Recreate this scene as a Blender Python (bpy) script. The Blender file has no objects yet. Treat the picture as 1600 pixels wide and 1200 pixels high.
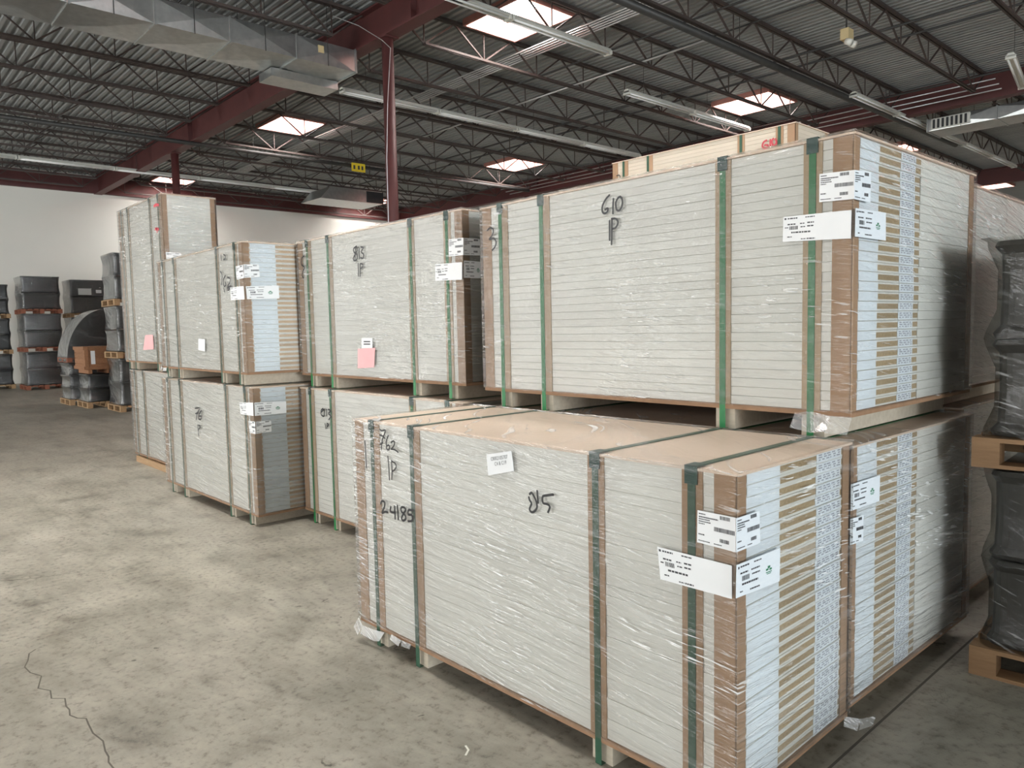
import bpy, bmesh, math, random
from mathutils import Vector, Matrix
random.seed(7)
SC = bpy.context.scene
COL = SC.collection

# ------------------------------------------------------------------ camera
F_PX = 1170.57
YAW, PITCH, ROLL = (math.radians(a) for a in (-47.6876, 4.3565, -1.1947))
CAM = Vector((1.1333, -1.8819, 1.5214))
_f = Vector((math.sin(YAW)*math.cos(PITCH), math.cos(YAW)*math.cos(PITCH), -math.sin(PITCH)))
_r = Vector((math.cos(YAW), -math.sin(YAW), 0)); _u = _r.cross(_f)
RIGHT = math.cos(ROLL)*_r + math.sin(ROLL)*_u
UP = -math.sin(ROLL)*_r + math.cos(ROLL)*_u
FWD = _f
cd = bpy.data.cameras.new('camera'); cd.sensor_fit = 'HORIZONTAL'; cd.sensor_width = 36
cd.lens = F_PX/1600*36; cd.clip_start = .05; cd.clip_end = 200
co = bpy.data.objects.new('camera', cd); COL.objects.link(co)
co.matrix_world = Matrix(((RIGHT.x, UP.x, -FWD.x, CAM.x), (RIGHT.y, UP.y, -FWD.y, CAM.y), (RIGHT.z, UP.z, -FWD.z, CAM.z), (0, 0, 0, 1)))
SC.camera = co
# ------------------------------------------------------------------ world, lights, exposure
SC.view_settings.view_transform = 'Standard'; SC.view_settings.look = 'None'
SC.view_settings.gamma = 1; SC.view_settings.use_curve_mapping = False
SC.view_settings.exposure = 0.32
SC.cycles.use_denoising = True
SC.cycles.transparent_max_bounces = 16
SC.cycles.max_bounces = 8; SC.cycles.diffuse_bounces = 5
SC.cycles.sample_clamp_indirect = 6
w = bpy.data.worlds.new('sky'); SC.world = w; w.use_nodes = True
w.node_tree.nodes['Background'].inputs[0].default_value = (.62, .78, 1, 1)
w.node_tree.nodes['Background'].inputs[1].default_value = 1.0
SKYLIGHT = 36.0            # radiance of the diffusing skylight panes
def door_light(name, loc, rot, sx, sz, power, col):   # daylight standing in an open dock door
    l = bpy.data.lights.new(name, 'AREA'); l.shape = 'RECTANGLE'; l.size = sx; l.size_y = sz
    l.energy = power; l.color = col
    o = bpy.data.objects.new(name, l); COL.objects.link(o); o.location = loc; o.rotation_euler = rot
    return o
# three open dock doors in the wall behind the camera, one in the wall to the right
YW0, YW1, XW0, XW1 = -12.0, 43.0, -28.05, 24.0
DOORS_Y0 = [(-22.0, -17.5), (-13.5, -9.0), (-5.5, -1.0), (2.0, 6.5)]
DOORS_X1 = [(-6.5, -.5)]
DOOR_H = 4.5
for i, (a, b) in enumerate(DOORS_Y0):
    door_light('dock_daylight', ((a+b)/2, YW0-.25, DOOR_H/2), (math.radians(90), 0, 0), b-a, DOOR_H, (640, 390, 430, 210)[i], (1, .985, .95))
for a, b in DOORS_X1:
    door_light('dock_daylight', (XW1+.25, (a+b)/2, DOOR_H/2), (math.radians(90), 0, math.radians(90)), b-a, DOOR_H, 3600, (.88, .95, 1))

# ------------------------------------------------------------------ helpers
def ray(px, py):
    return RIGHT*((px-800)/F_PX) - UP*((py-600)/F_PX) + FWD
def onz(px, py, z): d = ray(px, py); return CAM + d*((z-CAM.z)/d.z)
def onplane(px, py, p, n): d = ray(px, py); return CAM + d*((p-CAM).dot(n)/d.dot(n))

class MB:
    """collects boxes, quads and tubes; build() links them as ONE mesh object"""
    def __init__(s): s.v = []; s.f = []; s.m = []
    def quad(s, a, b, c, d, m=0):
        i = len(s.v); s.v += [tuple(a), tuple(b), tuple(c), tuple(d)]; s.f.append((i, i+1, i+2, i+3)); s.m.append(m)
    def box(s, x0, y0, z0, x1, y1, z1, m=0):
        i = len(s.v)
        s.v += [(x0,y0,z0),(x1,y0,z0),(x1,y1,z0),(x0,y1,z0),(x0,y0,z1),(x1,y0,z1),(x1,y1,z1),(x0,y1,z1)]
        for q in ((3,2,1,0),(4,5,6,7),(0,1,5,4),(1,2,6,5),(2,3,7,6),(3,0,4,7)):
            s.f.append(tuple(i+k for k in q)); s.m.append(m)
        return s
    def bar(s, a, b, wx, wy=None, m=0, n=4, up=(0,0,1)):
        """prism from a to b; n=4 square, n>4 round"""
        a = Vector(a); b = Vector(b); d = (b-a).normalized(); wy = wy or wx
        u = Vector(up)
        if abs(d.dot(u)) > .99: u = Vector((1,0,0))
        p = d.cross(u).normalized(); q = p.cross(d).normalized()
        i = len(s.v)
        for e in (a, b):
            for k in range(n):
                t = 2*math.pi*(k+.5)/n; r = 1/math.cos(math.pi/n) if n == 4 else 1
                s.v.append(tuple(e + p*(math.cos(t)*wx/2*r) + q*(math.sin(t)*wy/2*r)))
        for k in range(n):
            k2 = (k+1) % n; s.f.append((i+k, i+k2, i+n+k2, i+n+k)); s.m.append(m)
        s.f.append(tuple(i+k for k in reversed(range(n)))); s.m.append(m)
        s.f.append(tuple(i+n+k for k in range(n))); s.m.append(m)
        return s
    def path(s, pts, wd, n=8):
        for a, b in zip(pts, pts[1:]): s.bar(a, b, wd, n=n)
        return s
    def prism(s, poly, axis, a0, a1, m=0):
        """extrude a 2-D polygon along an axis ('x','y' or 'z')"""
        def P(u, v, w_): return {'x': (w_, u, v), 'y': (u, w_, v), 'z': (u, v, w_)}[axis]
        i = len(s.v); n = len(poly)
        for w_ in (a0, a1): s.v += [P(u, v, w_) for u, v in poly]
        for k in range(n):
            k2 = (k+1) % n; s.f.append((i+k, i+k2, i+n+k2, i+n+k)); s.m.append(m)
        s.f.append(tuple(i+k for k in reversed(range(n)))); s.m.append(m)
        s.f.append(tuple(i+n+k for k in range(n))); s.m.append(m)
        return s
    def mesh(s, name, mats, smooth=False, fix=True):
        me = bpy.data.meshes.new(name); me.from_pydata(s.v, [], s.f)
        for mt in (mats if isinstance(mats, (list, tuple)) else [mats]): me.materials.append(mt)
        me.polygons.foreach_set('material_index', s.m)
        if smooth: me.polygons.foreach_set('use_smooth', [True]*len(s.f))
        if not fix: me.update(); return me
        bm = bmesh.new(); bm.from_mesh(me); bmesh.ops.recalc_face_normals(bm, faces=bm.faces); bm.to_mesh(me); bm.free()
        me.update(); return me
    def build(s, name, mats, parent=None, smooth=False, fix=True):
        return link(name, s.mesh(name, mats, smooth, fix), parent)
def link(name, me, parent=None, loc=(0,0,0)):
    o = bpy.data.objects.new(name, me); COL.objects.link(o); o.parent = parent; o.location = loc; return o
def thing(name, label, cat, loc=(0,0,0), rz=0, group=None):
    o = bpy.data.objects.new(name, None); o.empty_display_size = .1; COL.objects.link(o)
    o.location = loc; o.rotation_euler = (0,0,rz); return tag(o, label, cat, group)
def tag(o, label, cat, group=None):
    o['label'] = label; o['category'] = cat
    if group: o['group'] = group
    return o
def struct(o, label=None):
    o['kind'] = 'structure'
    if label: o['label'] = label
    return o

# ------------------------------------------------------------------ materials
def nt(name):
    m = bpy.data.materials.new(name); m.use_nodes = True; t = m.node_tree; t.nodes.clear()
    out = t.nodes.new('ShaderNodeOutputMaterial')
    return m, t, out
def nd(t, kind, **kw):
    n = t.nodes.new('ShaderNode'+kind)
    for k, v in kw.items():
        if k.startswith('i_'):
            n.inputs[k[2:].replace('_', ' ')].default_value = v
        else: setattr(n, k, v)
    return n
def ramp(t, fac, stops):
    r = t.nodes.new('ShaderNodeValToRGB'); e = r.color_ramp.elements
    while len(e) < len(stops): e.new(.5)
    for el, (p, c) in zip(e, stops): el.position = p; el.color = (*c, 1)
    t.links.new(fac, r.inputs[0]); return r.outputs[0]
def coords(t, scale=(1,1,1), rot=(0,0,0), loc=(0,0,0), kind='Object'):
    c = nd(t, 'TexCoord'); m = nd(t, 'Mapping'); m.inputs['Scale'].default_value = scale
    m.inputs['Rotation'].default_value = rot; m.inputs['Location'].default_value = loc
    t.links.new(c.outputs[kind], m.inputs[0]); return m.outputs[0]
def noise(t, vec, scale=5, detail=4, rough=.55, out=0):
    n = nd(t, 'TexNoise'); n.inputs['Scale'].default_value = scale; n.inputs['Detail'].default_value = detail
    n.inputs['Roughness'].default_value = rough; t.links.new(vec, n.inputs['Vector']); return n.outputs[out]
def mix(t, fac, a, b, mode='MIX'):
    m = nd(t, 'Mix', data_type='RGBA', blend_type=mode)
    for s, v in ((0, fac), (6, a), (7, b)):
        if isinstance(v, bpy.types.NodeSocket): t.links.new(v, m.inputs[s])
        else: m.inputs[s].default_value = v if s == 0 else (*v, 1)
    return m.outputs[2]
def principled(name, c1, c2=None, rough=.6, metal=0, nscale=8, stretch=(1,1,1), bump=0, bscale=40, var=0, spec=.5, detail=4):
    m, t, out = nt(name); b = nd(t, 'BsdfPrincipled')
    b.inputs['Roughness'].default_value = rough; b.inputs['Metallic'].default_value = metal
    b.inputs['Specular IOR Level'].default_value = spec
    v = coords(t, stretch); col = None
    n = noise(t, v, nscale, detail)
    col = ramp(t, n, [(.3, c1), (.7, c2 or tuple(x*.9 for x in c1))])
    if var:
        oi = nd(t, 'ObjectInfo'); rr = ramp(t, oi.outputs['Random'], [(0, (1-var,)*3), (1, (1, 1, 1))])
        col = mix(t, 1.0, col, rr, 'MULTIPLY')
    t.links.new(col, b.inputs['Base Color'])
    if bump:
        bn = nd(t, 'Bump'); bn.inputs['Strength'].default_value = bump; bn.inputs['Distance'].default_value = .01
        t.links.new(noise(t, v, bscale, 3), bn.inputs['Height']); t.links.new(bn.outputs[0], b.inputs['Normal'])
    t.links.new(b.outputs[0], out.inputs[0]); return m
def film_mat(name, milky=.10, streak=.30, slope=.10, rough=.12, sx=1.6, sz=26, gloss=1.0, tint=(.97,.97,.96), bumpd=.012, crease_glint=.85, crx=10, crz=150):
    """stretch film: clear, creased along the wrap direction, faintly milky where layers overlap"""
    m, t, out = nt(name)
    c = nd(t, 'TexCoord'); sp = nd(t, 'SeparateXYZ'); t.links.new(c.outputs['Object'], sp.inputs[0])
    add = nd(t, 'Math', operation='ADD'); t.links.new(sp.outputs[0], add.inputs[0]); t.links.new(sp.outputs[1], add.inputs[1])
    big = noise(t, c.outputs['Object'], 1.3, 2)
    sl = nd(t, 'Math', operation='MULTIPLY_ADD'); t.links.new(add.outputs[0], sl.inputs[0]); sl.inputs[1].default_value = slope
    t.links.new(sp.outputs[2], sl.inputs[2])
    wob = nd(t, 'Math', operation='MULTIPLY_ADD'); t.links.new(big, wob.inputs[0]); wob.inputs[1].default_value = .12; t.links.new(sl.outputs[0], wob.inputs[2])
    cb = nd(t, 'CombineXYZ'); 
    mx = nd(t, 'Math', operation='MULTIPLY'); t.links.new(add.outputs[0], mx.inputs[0]); mx.inputs[1].default_value = sx
    mz = nd(t, 'Math', operation='MULTIPLY'); t.links.new(wob.outputs[0], mz.inputs[0]); mz.inputs[1].default_value = sz
    t.links.new(mx.outputs[0], cb.inputs[0]); t.links.new(mz.outputs[0], cb.inputs[2])
    oi = nd(t, 'ObjectInfo'); mr = nd(t, 'Math', operation='MULTIPLY'); mr.inputs[1].default_value = 50; t.links.new(oi.outputs['Random'], mr.inputs[0])
    t.links.new(mr.outputs[0], cb.inputs[1])
    st = noise(t, cb.outputs[0], 1.0, 5, .62)
    bn = nd(t, 'Bump'); bn.inputs['Strength'].default_value = 1; bn.inputs['Distance'].default_value = bumpd; t.links.new(st, bn.inputs['Height'])
    fr = nd(t, 'Fresnel'); fr.inputs[0].default_value = 1.5; t.links.new(bn.outputs[0], fr.inputs['Normal'])
    fg = nd(t, 'Math', operation='MULTIPLY'); fg.inputs[1].default_value = 1.7*gloss; fg.use_clamp = True; t.links.new(fr.outputs[0], fg.inputs[0])
    tr = nd(t, 'BsdfTransparent'); tr.inputs[0].default_value = (*tint, 1)
    gl = nd(t, 'BsdfGlossy'); gl.inputs['Roughness'].default_value = rough; t.links.new(bn.outputs[0], gl.inputs['Normal'])
    m1 = nd(t, 'MixShader'); t.links.new(fg.outputs[0], m1.inputs[0]); t.links.new(tr.outputs[0], m1.inputs[1]); t.links.new(gl.outputs[0], m1.inputs[2])
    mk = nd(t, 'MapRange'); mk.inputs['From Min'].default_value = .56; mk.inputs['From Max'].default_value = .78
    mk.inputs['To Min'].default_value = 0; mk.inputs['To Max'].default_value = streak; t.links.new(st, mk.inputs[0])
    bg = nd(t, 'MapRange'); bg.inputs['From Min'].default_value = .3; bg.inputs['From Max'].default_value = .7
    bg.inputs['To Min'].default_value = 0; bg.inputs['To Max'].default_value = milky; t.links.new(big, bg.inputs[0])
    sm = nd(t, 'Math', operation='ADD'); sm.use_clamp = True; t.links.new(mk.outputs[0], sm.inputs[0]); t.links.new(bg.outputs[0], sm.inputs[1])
    # sparse short creases: whitened film, with specular glints painted in as diffuse white
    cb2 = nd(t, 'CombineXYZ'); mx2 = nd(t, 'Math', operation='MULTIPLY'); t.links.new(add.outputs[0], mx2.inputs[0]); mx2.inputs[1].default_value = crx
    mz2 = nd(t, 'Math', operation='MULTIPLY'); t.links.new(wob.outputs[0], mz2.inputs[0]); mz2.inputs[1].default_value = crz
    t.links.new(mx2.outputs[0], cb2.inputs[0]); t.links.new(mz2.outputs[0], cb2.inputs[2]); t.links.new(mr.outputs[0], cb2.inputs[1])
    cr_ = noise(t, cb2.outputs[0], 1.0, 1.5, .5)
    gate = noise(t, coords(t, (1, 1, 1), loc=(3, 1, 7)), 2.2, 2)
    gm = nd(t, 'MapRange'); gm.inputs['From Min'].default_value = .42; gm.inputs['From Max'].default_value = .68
    gm.inputs['To Min'].default_value = 0; gm.inputs['To Max'].default_value = crease_glint; t.links.new(gate, gm.inputs[0])
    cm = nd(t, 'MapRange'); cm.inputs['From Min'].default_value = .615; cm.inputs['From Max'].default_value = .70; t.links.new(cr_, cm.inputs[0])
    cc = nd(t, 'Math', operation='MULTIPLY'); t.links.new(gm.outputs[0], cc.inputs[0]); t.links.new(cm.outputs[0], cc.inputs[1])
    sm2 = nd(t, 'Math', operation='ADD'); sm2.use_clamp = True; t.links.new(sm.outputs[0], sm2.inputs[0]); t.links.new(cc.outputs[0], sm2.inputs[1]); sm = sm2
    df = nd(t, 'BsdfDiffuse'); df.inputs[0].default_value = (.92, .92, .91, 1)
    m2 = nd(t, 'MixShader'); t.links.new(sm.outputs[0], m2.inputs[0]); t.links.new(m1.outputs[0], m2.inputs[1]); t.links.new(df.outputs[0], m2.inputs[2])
    t.links.new(m2.outputs[0], out.inputs[0]); return m
def emit(name, col, s):
    m, t, out = nt(name); e = nd(t, 'Emission'); e.inputs[0].default_value = (*col, 1); e.inputs[1].default_value = s
    t.links.new(e.outputs[0], out.inputs[0]); return m
def floor_mat():
    m, t, out = nt('concrete_floor'); b = nd(t, 'BsdfPrincipled')
    c = coords(t)
    n1 = noise(t, c, .45, 6, .6); n2 = noise(t, c, 3.2, 8, .68); n3 = noise(t, coords(t, (.5, 2.2, 1), (0, 0, .5)), 2.0, 6, .6)
    n4 = noise(t, c, 26, 6, .7)
    base = ramp(t, n1, [(.28, (.265, .245, .202)), (.5, (.315, .294, .248)), (.72, (.365, .344, .295))])
    c2 = mix(t, .8, base, ramp(t, n2, [(.32, (.45, .43, .40)), (.46, (.90, .89, .86)), (.56, (1.05, 1.04, 1.02)), (.72, (1.28, 1.26, 1.22))]), 'MULTIPLY')
    c3 = mix(t, .55, c2, ramp(t, n3, [(.30, (.58, .57, .54)), (.52, (1, 1, 1)), (.75, (1.12, 1.11, 1.08))]), 'MULTIPLY')
    c4 = mix(t, .7, c3, ramp(t, n4, [(.34, (.42, .40, .38)), (.47, (.98, .98, .97)), (.7, (1.16, 1.15, 1.13))]), 'MULTIPLY')
    # fine map cracking
    vo = nd(t, 'TexVoronoi', feature='DISTANCE_TO_EDGE'); vo.inputs['Scale'].default_value = 2.3
    wv = nd(t, 'Vector_Math'.replace('_', ''), operation='ADD')
    nn = nd(t, 'TexNoise'); nn.inputs['Scale'].default_value = 4; nn.inputs['Detail'].default_value = 6; t.links.new(c, nn.inputs['Vector'])
    t.links.new(c, wv.inputs[0]); t.links.new(nn.outputs[1], wv.inputs[1]); t.links.new(wv.outputs[0], vo.inputs['Vector'])
    ck = ramp(t, vo.outputs['Distance'], [(0, (.55, .53, .5)), (.012, (1, 1, 1))])
    gate = ramp(t, noise(t, c, 1.1, 2), [(.5, (0, 0, 0)), (.62, (.8, .8, .8))])
    c5 = mix(t, gate, c4, mix(t, 1.0, c4, ck, 'MULTIPLY'))
    # dark spots of rubber and oil
    v2 = nd(t, 'TexVoronoi'); v2.inputs['Scale'].default_value = 2.8; t.links.new(wv.outputs[0], v2.inputs['Vector'])
    sp = ramp(t, v2.outputs['Distance'], [(.035, (.33, .32, .30)), (.075, (1, 1, 1))])
    c6 = mix(t, 1.0, c5, sp, 'MULTIPLY')
    t.links.new(c6, b.inputs['Base Color'])
    rr = ramp(t, n2, [(.3, (.42,)*3), (.7, (.62,)*3)]); t.links.new(rr, b.inputs['Roughness'])
    bn = nd(t, 'Bump'); bn.inputs['Strength'].default_value = .25; bn.inputs['Distance'].default_value = .004
    t.links.new(n4, bn.inputs['Height']); t.links.new(bn.outputs[0], b.inputs['Normal'])
    t.links.new(b.outputs[0], out.inputs[0]); return m
def wood(name, a, b_, rough=.7, var=.15):
    return principled(name, a, b_, rough, nscale=6, stretch=(1, 8, 8), bump=.2, bscale=30, var=var)
M = dict(
    floor=floor_mat(),
    wall=principled('painted_wall', (.83, .82, .76), (.79, .78, .72), .85, nscale=.5),
    deck=principled('steel_deck', (.35, .36, .355), (.28, .29, .285), .55, .15, nscale=1.2, stretch=(.3, 3, 1)),
    red=principled('red_primer', (.105, .030, .028), (.082, .025, .024), .6, nscale=3),
    joist=principled('joist_steel', (.085, .062, .055), (.060, .048, .044), .6, .2, nscale=4),
    pink=principled('skylight_curb', (.50, .23, .19), (.42, .19, .16), .7),
    galv=principled('galvanized', (.62, .64, .63), (.50, .52, .52), .30, .9, nscale=9, var=.12),
    conduit=principled('conduit', (.60, .60, .60), (.50, .50, .50), .35, .8),
    black=principled('black_pipe', (.030, .030, .030), (.045, .043, .04), .5),
    enamel=principled('white_enamel', (.72, .72, .66), (.66, .66, .60), .4),
    tube=principled('lamp_tube', (.85, .86, .84), (.82, .83, .82), .25),
    door=principled('door_primer', (.785, .778, .730), (.75, .742, .695), .55, nscale=2.5, var=.07),
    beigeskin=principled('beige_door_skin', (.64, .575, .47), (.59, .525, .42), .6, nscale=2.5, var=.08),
    core=principled('particle_core', (.50, .385, .235), (.36, .265, .15), .85, nscale=90, var=.2),
    pine=principled('pine_rail', (.70, .52, .36), (.58, .41, .26), .75, nscale=14, stretch=(1, 1, 6), var=.2),
    mdf=principled('mdf_sheet', (.74, .60, .48), (.68, .545, .43), .7, nscale=3),
    mdfedge=principled('base_board', (.34, .20, .115), (.27, .155, .085), .8, nscale=20),
    card=principled('cardboard', (.43, .275, .165), (.38, .24, .14), .75, nscale=3, stretch=(1, 1, .3), var=.12),
    cardpale=principled('pale_cardboard', (.53, .40, .27), (.45, .33, .215), .75, nscale=4, stretch=(1, 1, .3), var=.15),
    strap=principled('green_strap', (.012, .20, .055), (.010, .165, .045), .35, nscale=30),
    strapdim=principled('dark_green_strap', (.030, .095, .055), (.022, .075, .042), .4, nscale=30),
    guard=principled('strap_guard', (.010, .065, .050), (.008, .05, .04), .35),
    paper=principled('paper', (.78, .79, .79), (.75, .76, .76), .6, nscale=12),
    sticker=principled('sticker_paper', (.80, .85, .88), (.75, .80, .84), .55, nscale=25, stretch=(1, 1, 4)),
    ink=principled('ink', (.035, .035, .04), (.05, .05, .055), .5),
    inkgrey=principled('grey_ink', (.30, .31, .36), (.36, .37, .42), .6),
    inkgreen=principled('green_ink', (.05, .22, .12), None, .6),
    marker=principled('marker', (.015, .015, .017), (.03, .03, .032), .4),
    redmarker=principled('red_marker', (.55, .06, .08), (.48, .05, .07), .5),
    pinknote=principled('pink_paper', (.86, .45, .45), (.82, .41, .42), .6),
    stringer=wood('stringer_wood', (.60, .53, .42), (.50, .43, .33)),
    pallet=wood('pallet_wood', (.46, .30, .16), (.36, .22, .11)),
    palletdark=wood('dark_pallet_wood', (.34, .20, .10), (.26, .145, .07)),
    palletred=wood('red_pallet_wood', (.32, .115, .065), (.25, .09, .05)),
    crate=wood('crate_wood', (.36, .175, .085), (.28, .13, .06)),
    goods=principled('dark_goods', (.045, .047, .050), (.07, .072, .075), .45, nscale=3),
    goodsbrown=principled('dark_brown_goods', (.036, .033, .029), (.05, .046, .04), .5, nscale=4),
    yellow=principled('yellow_sign', (.80, .62, .04), (.75, .56, .03), .5),
    beige=principled('beige_plastic', (.60, .48, .26), (.55, .43, .23), .5),
    lens=principled('clear_lens', (.8, .78, .7), None, .1),
    dark=principled('dark_grille', (.02, .022, .024), (.03, .03, .032), .5),
    crack=principled('crack_dark', (.10, .09, .075), (.14, .125, .10), .9),
    joint=principled('joint_dark', (.09, .08, .068), (.13, .118, .10), .9, nscale=3),
    litter=principled('litter', (.8, .78, .7), None, .6),
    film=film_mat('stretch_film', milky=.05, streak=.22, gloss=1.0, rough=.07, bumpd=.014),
    filmtop=film_mat('stretch_film_top', milky=.03, streak=.25, gloss=.18, rough=.3, crease_glint=.9),
    filmlite=film_mat('light_stretch_film', milky=.02, streak=.12, gloss=.85, rough=.07, bumpd=.012, crease_glint=.6),
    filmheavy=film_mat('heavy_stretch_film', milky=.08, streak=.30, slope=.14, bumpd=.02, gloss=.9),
    filmdark=film_mat('film_on_goods', milky=.015, streak=.16, slope=.25, rough=.10, sx=3, sz=9, gloss=1.3, bumpd=.03, crease_glint=.22, crx=9, crz=70),
    filmright=film_mat('film_on_right_goods', milky=.005, streak=.05, slope=.4, rough=.14, sx=3, sz=9, gloss=.35, bumpd=.02, crease_glint=.3, crx=9, crz=70, tint=(.93,.93,.91)),
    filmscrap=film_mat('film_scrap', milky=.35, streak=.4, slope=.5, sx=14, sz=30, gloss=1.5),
    pane=emit('skylight_pane', (1, .985, .95), SKYLIGHT),
)

# ------------------------------------------------------------------ the building
ZD = 7.05; GB = 6.40; GT = 6.98
GY = [5.41, 17.85, 30.3]; GYM = -7.05
b = MB(); b.box(XW0-.2, YW0-.2, -.15, XW1+.2, YW1+.2, 0)
floor = struct(b.build('floor', M['floor']), 'worn grey concrete warehouse floor')
struct(MB().box(XW0-.2, YW0, 0, XW0, YW1, ZD+.3).build('wall_left', M['wall']), 'off white painted end wall under the roof')
struct(MB().box(XW0, YW1, 0, XW1, YW1+.2, ZD+.3).build('wall_back', M['wall']))
def wall_with_doors(name, along, fixed, lo, hi, doors):
    b = MB(); s = lo
    def add(a, c, z0, z1):
        if c-a < .01: return
        if along == 'x': b.box(a, fixed-.2, z0, c, fixed, z1)
        else: b.box(fixed, a, z0, fixed+.2, c, z1)
    for a, c in doors: add(s, a, 0, ZD+.3); add(a, c, DOOR_H, ZD+.3); s = c
    add(s, hi, 0, ZD+.3)
    struct(b.build(name, M['wall']))
wall_with_doors('wall_front', 'x', YW0, XW0, XW1, DOORS_Y0)
wall_with_doors('wall_right', 'y', XW1, YW0, YW1, DOORS_X1)

# skylights: x range, y range
SKY = []
for xs in ((-9.66, -8.16), (-18.52, -17.06), (-27.4, -25.95), (-.75, .72), (8.2, 9.7)):
    for ys in ((7.0, 8.2), (15.0, 16.3), (23.4, 24.6), (34, 35.2)):
        SKY.append((*xs, *ys))
for xs, rows in (((-7.9, -6.4), ((-4.6, -3.4), (-1.3, -.1))), ((-4.4, -2.9), ((-1.3, -.1), (2.2, 3.4)))):
    for ys in rows: SKY.append((*xs, *ys))   # unseen panes added over the aisle for more light from above
# corrugated roof deck, ribs along x, open under each skylight
def deck():
    b = MB(); pitch = .152; prof = [(0, 0), (.035, .0), (.05, .038), (.105, .038), (.12, 0), (pitch, 0)]
    y = YW0
    while y < YW1:
        hits = sorted((s[0], s[1]) for s in SKY if s[2] < y+pitch and s[3] > y)
        x = XW0; segs = []
        for a, c in hits:
            if a > x: segs.append((x, a))
            x = max(x, c)
        segs.append((x, XW1))
        for a, c in segs:
            i = len(b.v)
            for u, v in prof: b.v += [(a, y+u, ZD+v), (c, y+u, ZD+v)]
            for k in range(len(prof)-1): b.f.append((i+2*k, i+2*k+1, i+2*k+3, i+2*k+2)); b.m.append(0)
        y += pitch
    # roof cover above the sheet so that no light leaks through
    xs = sorted({XW0, XW1, *[s[0] for s in SKY], *[s[1] for s in SKY]}); ys = sorted({YW0-.2, YW1+.2, *[s[2] for s in SKY], *[s[3] for s in SKY]})
    for x0, x1 in zip(xs, xs[1:]):
        for y0, y1 in zip(ys, ys[1:]):
            cx, cy = (x0+x1)/2, (y0+y1)/2
            if any(s[0] < cx < s[1] and s[2] < cy < s[3] for s in SKY): continue
            b.quad((x0, y0, ZD+.06), (x1, y0, ZD+.06), (x1, y1, ZD+.06), (x0, y1, ZD+.06))
    return b
struct(deck().build('ceiling', M['deck']), 'dark ribbed steel roof deck with skylight openings')
for i, (x0, x1, y0, y1) in enumerate(SKY):
    r = bpy.data.objects.new('window_%d' % (i+1), None); COL.objects.link(r); r.location = ((x0+x1)/2, (y0+y1)/2, ZD)
    struct(r, 'square roof skylight glowing with daylight')
    hx, hy = (x1-x0)/2, (y1-y0)/2; t = .04
    b = MB()
    for a in ((-hx-t, -hy-t, -hx, hy+t), (hx, -hy-t, hx+t, hy+t), (-hx, -hy-t, hx, -hy), (-hx, hy, hx, hy+t)):
        b.box(a[0], a[1], -.10, a[2], a[3], .38)
    b.build('curb', M['pink'], r)
    MB().box(-hx, -hy, .36, hx, hy, .38).build('pane', M['pane'], r)
    MB().bar((0, -hy, .34), (0, hy, .34), .03).build('glazing_bar', M['pink'], r)

# girders: deep red I-beams along x, on pipe columns
def girder(y, label):
    t = thing('roof_girder', label, 'girder', ((XW0+XW1)/2, y, GB))
    h = GT-GB; L = (XW1-XW0)/2; g = MB()
    g.box(-L, -.13, 0, L, .13, .03); b2 = MB().box(-L, -.012, .03, L, .012, h-.03); b3 = MB().box(-L, -.13, h-.03, L, .13, h)
    g.build('lower_flange', M['red'], t); b2.build('web_plate', M['red'], t); b3.build('upper_flange', M['red'], t)
    for k in range(-2, 4):
        x = -8.95-9.9*k - (XW0+XW1)/2
        if -L < x < L:
            s = MB().box(x-.01, -.125, .03, x+.01, .125, h-.03); s.build('stiffener', M['red'], t)
for y, lb in ((GYM, 'red steel roof girder over the left side, behind the viewer'), (GY[0], 'deep red steel girder running over the tall round column'),
              (GY[1], 'red steel girder crossing behind the tallest white pallets'), (GY[2], 'farthest red steel girder at the right')): girder(y, lb)
# wall-top beam carrying the deck on the end wall
b = MB().box(XW0, YW0, 6.42, XW0+.16, YW1, 6.98); struct(b.build('trim_1', M['red']), 'red steel beam along the top of the end wall')
def column(x, y, label):
    t = thing('steel_column', label, 'column', (x, y, 0), group='round red roof columns')
    MB().bar((0,0,.02), (0,0,GB-.02), .20, n=20).build('pipe', M['red'], t, True)
    MB().box(-.2, -.2, 0, .2, .2, .02).build('base_plate', M['red'], t)
    MB().box(-.15, -.13, GB-.02, .15, .13, GB).build('cap_plate', M['red'], t)
c1 = onz(605, 60, GB); c2 = onz(310, 240, GB)
column(c1.x, GY[0], 'tall round red column rising in front of the dark roof, with a cable')
column(c2.x-.35, GY[0], 'far round red column above the leftmost tall pallet')
for x in (1.0, 11): column(x, GY[0], 'round red column out of sight at the right')
for x in (-19.5, -9.5, .8, 11): column(x, GY[1], 'round red column hidden behind the pallets')
for x in (-7, 3): column(x, GYM, 'round red column behind the viewer')
# cable down the near column
p = [onz(520, 25, 6.6), onz(560, 40, 6.5), Vector((c1.x+.02, GY[0]-.12, 6.34)), Vector((c1.x+.13, GY[0]-.03, 6.2)), Vector((c1.x+.1, GY[0]-.1, 5.3)), Vector((c1.x+.05, GY[0]-.12, 4.4)), Vector((c1.x, GY[0]-.12, .6))]
c1o = [o for o in COL.objects if o.name.startswith('steel_column') and 'with a cable' in str(o.get('label', ''))][0]
MB().path([q-c1o.location for q in p], .014, 6).build('cable', M['conduit'], c1o)

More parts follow.
